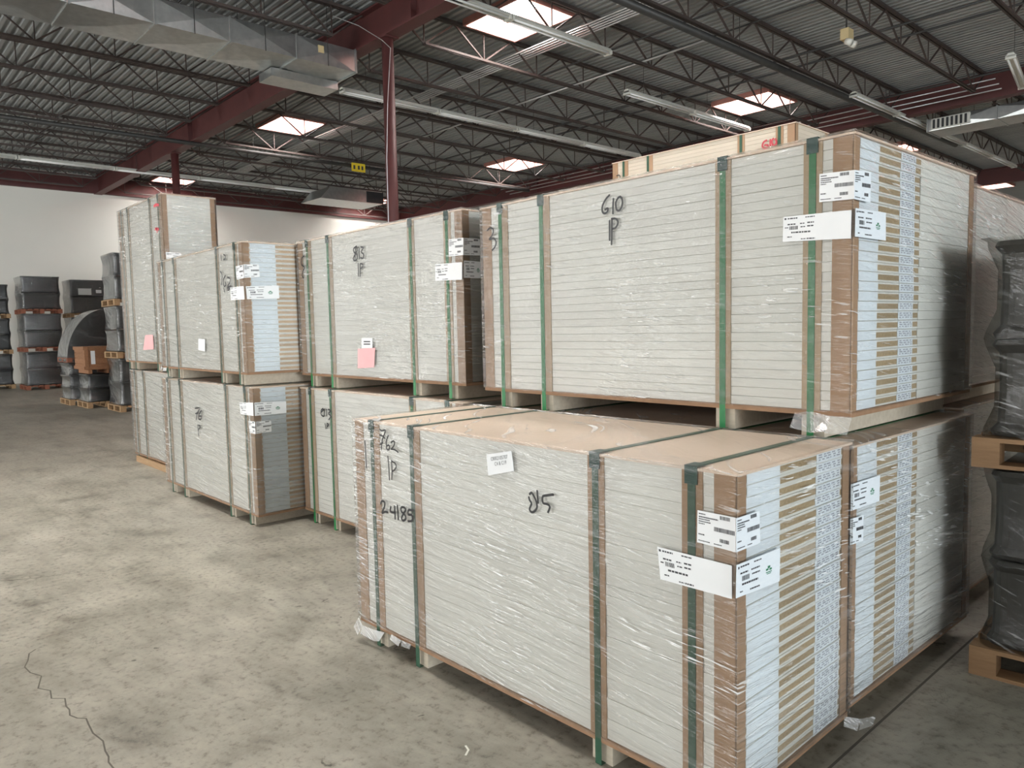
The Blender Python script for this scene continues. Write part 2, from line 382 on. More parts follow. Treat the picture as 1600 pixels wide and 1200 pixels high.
# open-web joists along y
def joist_meshes(span):
    h = .50; n = max(4, round(span/1.30)); step = span/n; tc = MB(); bc = MB(); wb = MB()
    for s in (-1, 1):
        tc.box(s*.012-(.045 if s < 0 else 0), 0, h, s*.012+(.045 if s > 0 else 0), span, h+.05)
        bc.box(s*.012-(.035 if s < 0 else 0), step*.5, -.005, s*.012+(.035 if s > 0 else 0), span-step*.5, .035)
    for k in range(n):
        a, m_, c = (0, k*step, h+.01), (0, (k+.5)*step, .015), (0, (k+1)*step, h+.01)
        wb.bar(a, m_, .026); wb.bar(m_, c, .026); wb.bar(m_, (0, (k+.5)*step, h), .018)
    return tc.mesh('top_chord', M['joist']), bc.mesh('bottom_chord', M['joist']), wb.mesh('web', M['joist'])
ORD = ('first second third fourth fifth sixth seventh eighth ninth tenth eleventh twelfth thirteenth fourteenth fifteenth sixteenth seventeenth eighteenth').split()
def joists(y0, y1, xs, where, grp):
    me = joist_meshes(y1-y0)
    for k, x in enumerate(xs):
        t = thing('roof_joist', '%s open web joist from the end wall, %s' % (ORD[k], where), 'roof joist', (x, y0, 6.46), group=grp)
        for n, m_ in zip(('top_chord', 'bottom_chord', 'web'), me): link(n, m_, t)
joists(GYM+.05, GY[0]-.05, [-13.8+1.667*k for k in range(-8, 5)], 'left of the near red girder', 'open web joists over the left bay')
joists(GY[0]+.05, GY[1]-.05, [-8.0+1.776*k for k in range(-11, 6)], 'between the two red girders', 'open web joists over the middle bay')
joists(GY[1]+.05, GY[2]-.05, [-8.0+1.776*k for k in range(-5, 5)], 'beyond the second girder', 'open web joists over the far bay')

# pipes, conduits and bridging
def run(name, a, b_, d, mat, label, cat, group=None, n=10, hang=None):
    t = thing(name, label, cat, a, group=group); a = Vector(a); v = Vector(b_)-a
    MB().bar((0,0,0), v, d, n=n).build('pipe', mat, t, True)
    if hang:
        k = max(2, int(v.length/hang))
        for i in range(k):
            q = v*((i+.5)/k)
            MB().bar(q+Vector((0,0,d/2)), q+Vector((0,0,ZD-a.z+.0)), .012, n=5).build('hanger_rod', M['black'], t)
    return t
run('sprinkler_main', (-6.3, 5.7, 6.38), (-6.3, 22, 6.38), .13, M['black'], 'thick black sprinkler pipe passing above the tall pallets', 'pipe', hang=3)
run('sprinkler_main', (-18.95, -6, 6.36), (-18.5, 17, 6.36), .11, M['black'], 'long black sprinkler pipe crossing beneath the near girder', 'pipe', hang=2.6)
for k, (x0, x1, y, z, d) in enumerate([(-27, -1, 12.5, 6.70, .045), (-20, 2, 13.2, 6.72, .045), (-26, -2, 9.5, 6.74, .035), (-26, 1, 16.9, 6.72, .045), (-24, -3, 10.9, 6.93, .03)]):
    run('sprinkler_branch', (x0, y, z), (x1, y, z), d, M['black'], 'thin dark pipe through the middle bay joists, %s' % ('before the second girder', 'close behind another thin pipe', 'between two conduits', 'beside the second girder', 'tight under the deck')[k], 'pipe', 'thin pipes through the roof joists')
for k, y in enumerate((-3, 2.6)):
    run('sprinkler_branch', (-27, y, 6.78), (-3, y, 6.78), .035, M['black'], 'thin dark pipe under the left roof deck, %s the duct end' % ('far from', 'near')[k], 'pipe', 'thin pipes under the left deck')
for k in range(5):
    run('conduit', (-24, 8.36+k*.085, 6.80), (-2, 8.36+k*.085, 6.80), .032, M['conduit'], 'silver conduit, %s in the bundle counted from the near girder' % ORD[k], 'conduit', 'silver conduit bundle')
run('conduit', (-17, 10.05, 6.55), (-6.5, 10.05, 6.55), .04, M['conduit'], 'single pale conduit right of the conduit bundle', 'conduit')
for k, (y, z) in enumerate(((17.0, 6.62), (17.25, 6.56), (17.45, 6.50))):
    run('conduit', (-20, y, z), (-4, y, z), .03, M['conduit'], 'pale conduit along the second red girder, %s from the joists' % ORD[k], 'conduit', 'conduits along the second girder')

# strip lights, switched off, hung in rows along y
def strip_light(x, y0, n, z, label, slope=0):
    t = thing('strip_light', label, 'light fixture', (x, y0, z))
    for k in range(n):
        a = k*2.44
        h = MB().prism([(-.045, .07), (.045, .07), (.085, .005), (.055, .0), (-.055, .0), (-.085, .005)], 'y', a+.01, a+2.43).build('housing', M['enamel'], t)
        for s in (-1, 1):
            MB().bar((s*.05, a+.06, -.022), (s*.05, a+2.38, -.022), .036, n=8).build('tube', M['tube'], h, True)
            e = a+.03 if s < 0 else a+2.41
            MB().box(-.085, e-.02, -.04, .085, e+.02, .03).build('lamp_socket', M['enamel'], h)
        MB().bar((0, a+.6, .07), (0, a+.6, ZD-z), .01, n=5).build('hanger', M['black'], t)
    return t
strip_light(-6.15, 14.95, 5, 6.40, 'long unlit strip light hanging above the right end of the tall pallets')
strip_light(-9.15, 10.9, 2, 6.40, 'unlit strip light catching daylight beside the second skylight')
strip_light(-7.9, 4.0, 2, 6.40, 'unlit strip light crossing in front of the nearest skylight')
strip_light(-12.75, 6.2, 4, 6.40, 'long unlit strip light passing behind the tall red column')
strip_light(-23.3, -2.6, 6, 6.40, 'long unlit strip light near the end wall')
A_, B_ = onz(1579, 88, 6.3), onz(1602, 146, 6.3)
sl = strip_light(0, 0, 1, 6.3, 'short unlit strip light hanging askew at the right edge of the view')
sl.location = (A_.x, A_.y, 6.3); sl.rotation_euler.z = math.atan2(B_.y-A_.y, B_.x-A_.x)-math.pi/2

# ducts
def duct(label, x0, x1, y0, y1, z0, z1, seams):
    t = thing('air_duct', label, 'duct', ((x0+x1)/2, y0, z0)); hx = (x1-x0)/2; h = z1-z0; L = y1-y0; st = L/seams
    for k in range(seams):
        a, c = k*st+.012, (k+1)*st-.012; b = MB()
        def panel(p, q, r, s, n):            # cross-broken sheet: its middle stands slightly proud
            m_ = (Vector(p)+Vector(q)+Vector(r)+Vector(s))/4 + Vector(n)*.03; i = len(b.v)
            b.v += [p, q, r, s, tuple(m_)]; b.f += [(i, i+1, i+4), (i+1, i+2, i+4), (i+2, i+3, i+4), (i+3, i, i+4)]; b.m += [0]*4
        panel((hx,a,0),(hx,c,0),(hx,c,h),(hx,a,h),(1,0,0)); panel((-hx,a,0),(-hx,a,h),(-hx,c,h),(-hx,c,0),(-1,0,0))
        panel((-hx,a,0),(-hx,c,0),(hx,c,0),(hx,a,0),(0,0,-1)); panel((-hx,a,h),(hx,a,h),(hx,c,h),(-hx,c,h),(0,0,1))
        b.build('duct_section', M['galv'], t)
    for k in range(seams+1):
        y = k*st; f = MB()
        for bx in ((-hx-.02, -.02, hx+.02, 0), (-hx-.02, h, hx+.02, h+.02)): f.box(bx[0], y-.014, bx[1], bx[2], y+.014, bx[3])
        for s in (-1, 1): f.box(s*hx-(.02 if s < 0 else 0), y-.014, 0, s*hx+(.02 if s > 0 else 0), y+.014, h)
        f.build('seam_flange', M['galv'], t)
    MB().box(-hx+.005, L-.01, .005, hx-.005, L, h-.005).build('end_cap', M['galv'], t)
    for k in range(seams):
        for s in (-1, 1): MB().bar((s*(hx+.03), (k+.5)*st, -.02), (s*(hx+.03), (k+.5)*st, ZD-z0), .012, n=5).build('hanger_rod', M['black'], t)
    return t
d1 = duct('large galvanized duct with cross-broken panels at the upper left', -11.6, -10.62, -3.6, 5.28, 6.03, 6.40, 8)
b = MB().box(-.62, 7.6, -.16, -.12, 8.86, -.02); b.build('outlet_box', M['galv'], d1)
MB().box(-.64, 7.62, -.15, -.62, 8.84, -.03).build('outlet_grille', M['dark'], d1)
MB().box(.50, 8.15, .17, .52, 8.25, .29).build('orange_sticker', M['beige'], d1)
def unit(label, loc, sx, sy, sz):
    t = thing('duct_outlet', label, 'duct', loc); 
    MB().prism([(-sy, 0), (-sy*.2, 0), (-sy*.2, sz), (-sy*.75, sz)], 'x', -sx/2, sx/2).build('transition', M['galv'], t)
    MB().box(-sx/2, -sy*.2, 0, sx/2, sy*.5, sz).build('duct_box', M['galv'], t)
    g = MB().box(-sx/2, sy*.5, .0, sx/2, sy*.5+.05, sz).build('grille', M['dark'], t)
    MB().box(sx/2, sy*.1, .02, sx/2+.02, sy*.5, sz-.02).build('side_grille', M['dark'], t)
    for s in (-1, 1): MB().bar((s*sx*.4, 0, sz), (s*sx*.4, 0, ZD-loc[2]), .015, n=5).build('hanger_rod', M['black'], t)
unit('small galvanized duct outlet hanging before the end wall', (-22.4, 12.1, 5.92), 1.4, 1.6, .42)
d2 = duct('galvanized duct beyond the second girder at the right edge', -.45, .45, 0, 7.5, 6.14, 6.43, 5)
d2.location = (-5.9, 19.1, 6.14); d2.rotation_euler.z = math.radians(-90)
MB().box(.46, .10, .02, .50, .95, .27).build('grille_frame', M['enamel'], d2)
for k in range(8): MB().box(.50, .14+k*.1, .04, .515, .19+k*.1, .25).build('grille_bar', M['dark'], d2)
# yellow sign and emergency light
p = onz(560, 262, 6.3)
t = thing('hanging_sign', 'small yellow sign hanging under the roof joists', 'sign', (p.x, p.y, 6.18))
MB().box(-.02, -.22, 0, .02, .22, .24).build('board', M['yellow'], t)
for y in (-.15, .0, .12): MB().box(.02, y-.03, .06, .026, y+.03, .17).build('printed_mark', M['ink'], t)
for y in (-.18, .18): MB().bar((0, y, .24), (0, y, ZD-6.18), .012, n=5).build('hanger', M['black'], t)
p = onz(1325, 62, 6.25)
t = thing('emergency_light', 'beige emergency light with two lamp heads under the roof', 'light fixture', (p.x, p.y, 6.18))
MB().box(-.09, -.10, .06, .05, .10, .24).build('battery_case', M['beige'], t)
for y in (-.07, .08):
    hd = MB(); hd.bar((.0, y, .03), (.09, y, -.02), .115, n=12); hd.build('lamp_head', M['lens'], t, True)
MB().bar((-.03, 0, .24), (-.03, 0, ZD-6.18), .03, n=6).build('hanger', M['black'], t)

# floor marks
def ribbon(pts, wd, z=0.0, nrm=Vector((0,0,1))):
    b = MB(); pts = [Vector(q) for q in pts]; L, R = [], []
    for i, q in enumerate(pts):
        d = (pts[min(i+1, len(pts)-1)]-pts[max(i-1, 0)]).normalized(); s = nrm.cross(d).normalized()*wd/2
        L.append(q+s+nrm*z); R.append(q-s+nrm*z)
    for i in range(len(pts)-1): b.quad(L[i], R[i], R[i+1], L[i+1])
    return b
ck = [(.35*x, 850+.35*y) for x, y in [(160,470),(130,490),(125,520),(110,550),(135,575),(185,590),(170,645),(225,655),(230,690),(290,690),(295,725),(310,740),(312,765),(345,778),(385,780),(395,805),(415,845),(460,880),(470,925),(485,950),(485,975),(505,1000),(540,1040)]]
ribbon([onz(x, y, 0) for x, y in ck], .006, .0008).build('crack', M['crack'], floor)
ck = [(0, 908), (40, 905), (80, 900), (110, 895)]
ribbon([onz(x, y, 0) for x, y in ck], .005, .0008).build('crack', M['crack'], floor)
for a, c in (((-11.3, YW0, 0), (-11.3, YW1, 0)), ((.035, YW0, 0), (.035, YW1, 0)), ((-22.6, YW0, 0), (-22.6, YW1, 0)), ((XW0, -5.6, 0), (XW1, -5.6, 0))):
    ribbon([a, c], .010, .0006).build('floor_joint', M['joint'], floor)

# ------------------------------------------------------------------ door bundles
STRAPS = (.145, .525, 1.59, 1.91)
_dm = {}
def door_mesh(L, W, t, striped, core='core', c=.0014, skin='door'):
    key = (round(L,3), round(W,3), round(t,4), striped, core, c, skin)
    if key in _dm: return _dm[key]
    g = c*.55; z = [0, c, t*.22, t*.78, t-g-c, t-g]; v = []; f = []; m = []
    for k, h in enumerate(z):
        i = c if k in (0, 5) else 0
        v += [(-L+i, i, h), (-i, i, h), (-i, W-i, h), (-L+i, W-i, h)]
    for k in range(5):
        for e in range(4):
            e2 = (e+1) % 4; f.append((4*k+e, 4*k+e2, 4*k+4+e2, 4*k+4+e)); m.append(1 if striped and k == 2 and e in (1, 3) else 0)
    f += [(3, 2, 1, 0), (20, 21, 22, 23)]; m += [0, 0]
    me = bpy.data.meshes.new('door'); me.from_pydata(v, [], f); me.materials.append(M[skin]); me.materials.append(M[core])
    me.polygons.foreach_set('material_index', m); me.update(); _dm[key] = me; return me
_sm = {}
def sticker_mesh(y0, y1, t, printed):
    key = (round(y0,3), round(y1,3), round(t,4), printed)
    if key in _sm: return _sm[key]
    b = MB(); b.box(.0005, y0, .0015, .0016, y1, t-.002)
    if printed:
        r = random.Random(3)
        for row in range(3):
            y = y0+.015
            while y < y1-.02:
                w_ = r.uniform(.008, .03); z = t*(.25+.22*row)
                b.box(.0016, y, z, .0019, min(y+w_, y1-.01), z+t*.11, 1); y += w_+r.uniform(.006, .02)
    me = b.mesh('sticker', [M['sticker'], M['inkgrey']]); _sm[key] = me; return me

def bundle(label, x, y, yaw, L, W, z0, ztop, n, cols=1, striped=True, stickers=True, straps=STRAPS, film='film', strapmat='strap', cardmat='cardpale', sc=1.0, grp='strapped pallets of white doors', back=True, guards=True, core='core', skin='door'):
    """a strapped, film-wrapped stack of door slabs on a low pallet; origin = front right corner of the load at its base"""
    T = thing('door_pallet', label, 'pallet load', (x, y, z0), math.radians(yaw), grp)
    hb = .105; zt = ztop-z0; th = (zt-hb-.008)/n; wc = W/cols
    straps = [s*sc for s in straps]
    MB().box(-L-.008, -.008, hb-.02, .008, W+.008, hb).build('base_board', M['mdfedge'], T)
    for s in straps: MB().box(-s-.045, .015, 0, -s+.045, W-.015, hb-.02).build('stringer', M['stringer'], T)
    rr = random.Random(hash(label) % 1000 if False else len(label)*7+int(abs(x)*10))
    for c in range(cols):
        me = door_mesh(L, wc-.003, th, striped and c == 0, core, .0014 if film != 'film' else .0008, skin)
        for k in range(n):
            o = link('door', me, T, (rr.uniform(-.0025, .0015), c*wc+rr.uniform(-.001, .0025), hb+k*th))
            if stickers and c == 0:
                link('sticker', sticker_mesh(.055, .055+.265*wc, th, False), o)
                link('sticker', sticker_mesh(wc-.33*wc, wc-.06, th, True), o)
    MB().box(-L-.01, -.01, zt-.008, .012, W+.01, zt).build('cover_sheet', M['mdf'], T)
    # cardboard corner boards
    e = .004
    for sx, px in ((1, 0), (-1, -L)):
        for sy, py in ((-1, 0), (1, W)):
            if not back and sy > 0: continue
            b = MB(); a = .070 if True else 0
            x0, x1 = (px-a, px+e) if sx > 0 else (px-e, px+a)
            y0, y1 = (py-e, py+.048) if sy < 0 else (py-.048, py+e)
            yo = (py-e, py) if sy < 0 else (py, py+e); xo = (px, px+e) if sx > 0 else (px-e, px)
            b.box(x0, yo[0], hb-.01, x1, yo[1], zt-.009); b.box(xo[0], y0, hb-.01, xo[1], y1, zt-.009)
            b.build('corner_board', M['card'], T)
    for s in straps:
        pd = .022 if s > 1 else 0
        MB().box(-s-.036+pd, -.005, hb-.02, -s+.036+pd, 0, zt-.009).build('edge_protector', M[cardmat], T)
        b = MB(); w_ = .0135; o = .0085; wob = rr.uniform(-.006, .006)
        i = 0
        for q in ((-o, -.0065, -.002, zt+.004), (W+.012, W+.014, -.002, zt+.004)):
            b.box(-s-w_+wob*0, q[0], q[2]+.003, -s+w_, q[1], q[3])
        b.box(-s-w_, -o, zt+.002, -s+w_, W+.014, zt+.004); b.box(-s-w_, -o, .001, -s+w_, W+.014, .003)
        b.build('strap', M[strapmat], T)
        if guards:
            g = MB(); g.box(-s-.022, -.012, zt-.05, -s+.022, -.0085, zt+.007); g.box(-s-.022, -.012, zt+.004, -s+.022, .045, zt+.007)
            g.build('strap_guard', M['guard'], T)
    if film:
        b = MB(); o = .015; lo, hi = hb-.004, zt+.008
        ring = [(o, -o), (o, W+o), (-L-o, W+o), (-L-o, -o)]
        for k in range(4):
            p, q = ring[k], ring[(k+1) % 4]
            b.quad((*p, lo), (*q, lo), (*q, hi), (*p, hi))
        b.quad((-L-o, -o, hi), (o, -o, hi), (o, W+o, hi), (-L-o, W+o, hi), 1)   # and it is drawn over the top
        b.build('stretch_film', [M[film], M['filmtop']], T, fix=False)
    return T
def face(T, side, off=.0):
    """plane of a bundle's front ('f', facing -y) or right end ('e', facing +x)"""
    R_ = Matrix.Rotation(T.rotation_euler.z, 3, 'Z'); n = R_ @ Vector((0, -1, 0) if side == 'f' else (1, 0, 0))
    return T.location + n*off, n, R_.transposed()
def on_face(T, side, px, py, off):
    p, n, Ri = face(T, side, off); return Ri @ (onplane(px, py, p, n)-T.location)
def writing(T, strokes, side='f', wd=.010, mat='marker', off=.0162, cr=None, gap=.018):
    """marker strokes given in photo pixels, laid on the face"""
    nl = Vector((0, -1, 0)) if side == 'f' else Vector((1, 0, 0)); words = []
    for s in strokes:
        pts = [on_face(T, side, *(cr(q) if cr else q), off) for q in s]
        sm = []
        for i in range(len(pts)-1):                 # Catmull-Rom so that pen strokes curve
            p0, p1, p2, p3 = pts[max(i-1, 0)], pts[i], pts[i+1], pts[min(i+2, len(pts)-1)]
            for k in range(5):
                u = k/5; sm.append(.5*((2*p1)+(p2-p0)*u+(2*p0-5*p1+4*p2-p3)*u*u+(3*p1-p0-3*p2+p3)*u**3))
        sm.append(pts[-1])
        near = [w_ for w_ in words if min((p-q).length for p in sm for l in w_ for q in l) < gap]   # strokes of one word
        words = [w_ for w_ in words if w_ not in near] + [[sm]+[l for w_ in near for l in w_]]
    for w_ in words:
        b = MB()
        for sm in w_:
            r = ribbon(sm, wd*.9, 0, nl); i = len(b.v); b.v += r.v; b.f += [tuple(i+k for k in q) for q in r.f]; b.m += r.m
        b.build('handwriting', M[mat], T)
def print_rects(kind, r):
    """(u0,v0,u1,v1,ink) in unit label space; v down"""
    o = []
    def bars(u0, v0, u1, v1):
        u = u0
        while u < u1:
            w_ = r.choice((.006, .010, .016)); o.append((u, v0, min(u+w_, u1), v1, 0)); u += w_+r.choice((.005, .008))
    def words(u0, v, u1, h, ink=0):
        u = u0
        while u < u1: w_ = r.uniform(.02, .05); o.append((u, v, min(u+w_, u1), v+h, ink)); u += w_+.008
    if kind == 'ship':       # half of the barcode sheet that wraps round the corner
        words(.04, .07, .22, .035); words(.04, .16, .55, .04); words(.04, .23, .34, .035); words(.04, .30, .36, .035); words(.04, .37, .2, .03)
        bars(.60, .04, .86, .15); bars(.45, .40, .98, .53); bars(.60, .72, .84, .83)
        words(.04, .70, .2, .04); words(.04, .90, .35, .03); words(.45, .90, .65, .03)
    elif kind == 'wide':     # long packing label, print on its left half
        o.append((.02, .06, .05, .13, 0)); words(.07, .07, .22, .05); words(.34, .07, .48, .04); words(.07, .30, .2, .05); words(.26, .30, .33, .04); words(.37, .28, .47, .05)
        words(.03, .43, .08, .04); bars(.10, .40, .23, .54); words(.27, .43, .34, .04); words(.37, .41, .47, .05)
        words(.13, .62, .42, .06); words(.07, .80, .14, .04); words(.28, .90, .36, .035); words(.37, .89, .49, .05)
    elif kind == 'tall':     # end half of the packing label with the green mark
        o.append((.03, .08, .06, .15, 0)); words(.08, .08, .27, .05); words(.38, .08, .55, .04); words(.08, .28, .25, .05); words(.32, .28, .52, .045)
        bars(.12, .40, .28, .55); words(.34, .42, .52, .045); words(.12, .62, .48, .06); words(.08, .84, .14, .04); words(.3, .86, .52, .045)
        o += [(.70, .40, .76, .47, 1), (.66, .47, .72, .53, 1), (.74, .48, .80, .54, 1), (.66, .57, .80, .60, 1), (.68, .62, .78, .645, 1)]
    return o
def label_sheet(T, side, quad, kind, off=.0165, mat='paper', seed=1):
    """paper label from four photo corners (tl, tr, br, bl) laid on a face"""
    P = [on_face(T, side, *q, off) for q in quad]; n = Vector((0, -1, 0)) if side == 'f' else Vector((1, 0, 0))
    b = MB(); i = len(b.v); b.v += [tuple(q-n*.0008) for q in P]+[tuple(q+n*.0004) for q in P]
    b.f += [(3,2,1,0), (4,5,6,7)]+[(k, (k+1) % 4, 4+(k+1) % 4, 4+k) for k in range(4)]; b.m += [0]*6
    o = b.build('paper_label', M[mat], T)
    if kind:
        q = MB(); bl = lambda u, v: (P[0]*(1-u)+P[1]*u)*(1-v)+(P[3]*(1-u)+P[2]*u)*v + n*.0007
        for u0, v0, u1, v1, k in print_rects(kind, random.Random(seed)): q.quad(bl(u0,v0), bl(u1,v0), bl(u1,v1), bl(u0,v1), k)
        q.build('label_print', [M['ink'], M['inkgreen']], o)['kind'] = 'stuff'
    return o, P, n
def text_on(o, P, n, s, v0, v1, u0, u1):
    """printed text mapped into a label's quad"""
    cu = bpy.data.curves.new('t', 'FONT'); cu.body = s; ob = bpy.data.objects.new('t', cu); COL.objects.link(ob)
    dg = bpy.context.evaluated_depsgraph_get(); me = bpy.data.meshes.new_from_object(ob.evaluated_get(dg)); bpy.data.objects.remove(ob)
    xs = [v.co.x for v in me.vertices]; ys = [v.co.y for v in me.vertices]; a, c, d, e = min(xs), max(xs), min(ys), max(ys)
    for v in me.vertices:
        u = u0+(v.co.x-a)/(c-a)*(u1-u0); w_ = v1+(v.co.y-d)/(e-d)*(v0-v1)
        v.co = (P[0]*(1-u)+P[1]*u)*(1-w_)+(P[3]*(1-u)+P[2]*u)*w_ + n*.0008
    me.materials.clear(); me.materials.append(M['ink']); link('label_print', me, o)['kind'] = 'stuff'

crop = lambda x0, y0, k: (lambda q: (x0+q[0]/k, y0+q[1]/k))
# --- the front pallet
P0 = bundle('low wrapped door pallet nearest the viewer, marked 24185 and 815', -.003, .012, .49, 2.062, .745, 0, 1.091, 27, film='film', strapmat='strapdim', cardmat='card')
cr = crop(540, 620, 4)
writing(P0, [[(212,200),(225,212),(248,210),(236,250),(228,275),(222,332)], [(212,238),(230,245),(248,262)], [(212,300),(235,285)], [(268,240),(255,275),(256,320),(266,332),(275,318),(270,302),(258,308)], [(282,288),(298,276),(306,292),(296,315),(284,328),(305,330),(330,348)],
             [(263,368),(270,440),(274,522)], [(286,395),(290,460),(288,520)], [(286,402),(308,415),(316,435),(305,458),(288,466)], [(120,272),(125,350),(130,447)]], cr=cr, wd=.009)
writing(P0, [[(217,672),(228,652),(244,660),(242,690),(228,726),(248,718),(266,724)], [(284,684),(279,712),(292,722),(314,724)], [(307,680),(308,720),(310,768)], [(322,675),(326,720),(330,772)],
             [(378,706),(362,690),(346,696),(350,718),(370,738),(376,762),(360,774),(350,758),(362,730),(378,706)], [(424,712),(394,708),(392,734),(410,738),(420,755),(412,776),(388,778)]], cr=cr, wd=.012)
writing(P0, [[(1148,612),(1160,600),(1172,612),(1190,650),(1196,690),(1180,716),(1160,720),(1150,700),(1162,668),(1150,645),(1144,622)], [(1197,583),(1200,625),(1203,668)], [(1302,611),(1260,616),(1232,624),(1234,662),(1262,672),(1276,690),(1263,726)]], cr=cr, wd=.010)
label_sheet(P0, 'f', [(1090,797),(1149.5,809),(1149.5,863),(1089,847)], 'ship', seed=2)
label_sheet(P0, 'e', [(1150.5,810),(1186.5,798),(1188,848),(1150.5,863)], 'ship', seed=3, mat='sticker', off=.0165)
label_sheet(P0, 'f', [(1027,854),(1143.5,884),(1143.5,936),(1032,905)], 'wide', seed=4, off=.0172)
label_sheet(P0, 'e', [(1151,883),(1219,856),(1218,908),(1150,935)], 'tall', seed=5, mat='sticker', off=.0168)
o, P, n = label_sheet(P0, 'f', [(760,710),(799,704.5),(803,736),(763,743)], None)
text_on(o, P, n, 'ORR2105707', .16, .34, .17, .83); text_on(o, P, n, 'C4 & C19', .42, .60, .30, .76)
# --- the two-high 610 stack behind it
P1l = bundle('lower door pallet standing behind the front pallet, under the 610 pallet', -.03, .825, -.8, 2.06, 1.25, 0, 1.068, 27, cols=2, film='filmheavy')
P1u = bundle('upper door pallet marked 610 with bright green straps', -.051, .862, -.49, 2.06, 1.27, 1.08, 2.187, 27, cols=2, film='filmlite')
cr = crop(740, 280, 4)
writing(P1u, [[(852,97),(828,122),(806,165),(804,198),(816,214),(834,205),(838,182),(818,192)], [(874,118),(871,168),(871,220)], [(905,113),(889,145),(893,188),(910,196),(926,170),(930,135),(918,110),(902,116)],
              [(850,254),(850,320),(850,386)], [(864,240),(863,320),(862,412)], [(862,250),(888,246),(902,270),(888,302),(862,312)], [(84,322),(104,304),(123,316),(118,346),(98,376),(125,370),(140,392),(134,422),(114,446)]], cr=cr, wd=.011)
label_sheet(P1u, 'f', [(1280.5,272),(1335,265.5),(1334,311),(1280,316)], 'ship', seed=6)
label_sheet(P1u, 'e', [(1335.5,265.5),(1361,269),(1360,316.5),(1334.5,311)], 'ship', seed=7, mat='sticker', off=.0165)
label_sheet(P1u, 'f', [(1224,339),(1330.5,328),(1329.5,372.5),(1223,378)], 'wide', seed=8, off=.0172)
label_sheet(P1u, 'e', [(1337,325),(1384,332.5),(1384,376),(1336,369.5)], 'tall', seed=9, mat='sticker', off=.0168)
label_sheet(P1l, 'e', [(1329.5,757),(1375,742.5),(1374,783),(1329,798.5)], 'tall', seed=10, mat='sticker', off=.0168)
label_sheet(P1l, 'e', [(1328.5,811),(1349.5,805),(1348.5,845),(1328,852)], 'ship', seed=11, mat='sticker', off=.0165)
# --- the next stack back along the same aisle
P2l = bundle('lower wrapped door pallet deep in the dark aisle at the right', -.12, 2.30, -.5, 2.06, 1.25, 0, 1.068, 27, cols=2, stickers=False, striped=False, film='filmheavy', guards=False)
P2u = bundle('upper wrapped door pallet behind the 610 pallet, beside the black wrapped goods', -.10, 2.30, .3, 2.06, 1.27, 1.08, 2.17, 27, cols=2, stickers=False, striped=False, film='filmheavy', guards=False)
# --- the three-high stack behind: only its top pallet shows
B1 = bundle('bottom pallet of the three high stack, hidden behind the 610 stack', -2.12, 4.49, 0, 2.06, .62, 0, 1.073, 27, stickers=False, film=None, guards=False)
B2 = bundle('middle pallet of the three high stack, hidden behind the 610 stack', -2.12, 4.49, 0, 2.06, .62, 1.087, 2.158, 27, stickers=False, film=None, guards=False)
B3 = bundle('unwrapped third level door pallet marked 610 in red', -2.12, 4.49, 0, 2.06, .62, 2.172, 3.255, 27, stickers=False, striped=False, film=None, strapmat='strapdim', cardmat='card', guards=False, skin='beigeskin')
cr = crop(940, 180, 4.571)
writing(B3, [[(1182,178),(1160,190),(1148,215),(1156,236),(1176,236),(1188,215),(1162,214)], [(1206,170),(1204,200),(1206,224)], [(1230,163),(1216,184),(1222,212),(1240,212),(1248,188),(1238,166)]], cr=cr, wd=.018, mat='redmarker')
writing(B3, [[(105,434),(125,428),(132,440),(128,452)]], cr=cr, wd=.012)
# --- the 813 stack
S2l = bundle('lower door pallet marked 813, partly hidden by the front pallet', -2.36, .90, .1, 2.06, .82, 0, 1.075, 27, stickers=False, striped=False, film='filmlite')
S2u = bundle('upper door pallet marked 813 with a pink note', -2.38, .945, .43, 2.06, .82, 1.087, 2.224, 28, stickers=False, striped=False, film='film')
cr = crop(460, 320, 4)
writing(S2u, [[(388,258),(370,275),(374,298),(390,310),(390,340),(375,350),(368,335),(382,305),(392,280),(386,258)], [(382,262),(378,345)], [(403,264),(405,300),(406,340)], [(412,264),(430,268),(418,294),(432,310),(428,334),(411,330)], [(398,363),(400,410),(400,449)], [(410,366),(411,410),(410,452)], [(411,368),(424,370),(427,385),(413,400)], [(62,318),(45,336),(44,372),(62,392),(52,420),(48,445),(60,458)]], cr=cr, wd=.013)
label_sheet(S2u, 'f', [(701,374),(724,371.5),(724,398.5),(701,401)], 'ship', seed=12)
label_sheet(S2u, 'e', [(724.5,371.5),(750.5,373.5),(750,399.5),(724.5,398.5)], 'ship', seed=13)
label_sheet(S2u, 'f', [(680,413),(722,409.5),(722,437),(680,439)], 'wide', seed=14, off=.0172)
label_sheet(S2u, 'e', [(725,407),(754,409),(756,435),(725,434)], 'tall', seed=15, off=.0168)
label_sheet(S2u, 'f', [(559,545),(586,543.5),(584.5,574),(559,575.5)], None, mat='pinknote')
o, P, n = label_sheet(S2u, 'f', [(565,528),(582,528),(582,544),(565,544)], None, off=.0172)
for v in (.3, .55): 
    q = MB(); bl = lambda u, v_: (P[0]*(1-u)+P[1]*u)*(1-v_)+(P[3]*(1-u)+P[2]*u)*v_ + n*.0007
    q.quad(bl(.2, v), bl(.8, v), bl(.8, v+.12), bl(.2, v+.12)); q.build('label_print', M['ink'], o)['kind'] = 'stuff'
cr = crop(180, 560, 4)
writing(S2l, [[(1300,312),(1287,325),(1288,352),(1304,362),(1308,340),(1306,318),(1288,336)], [(1320,316),(1321,338),(1322,362)], [(1330,318),(1345,328),(1333,344),(1347,362),(1334,384)], [(1311,404),(1314,424),(1316,442)], [(1323,404),(1323,422),(1323,440)], [(1322,405),(1334,414),(1324,426)]], cr=cr, wd=.013)
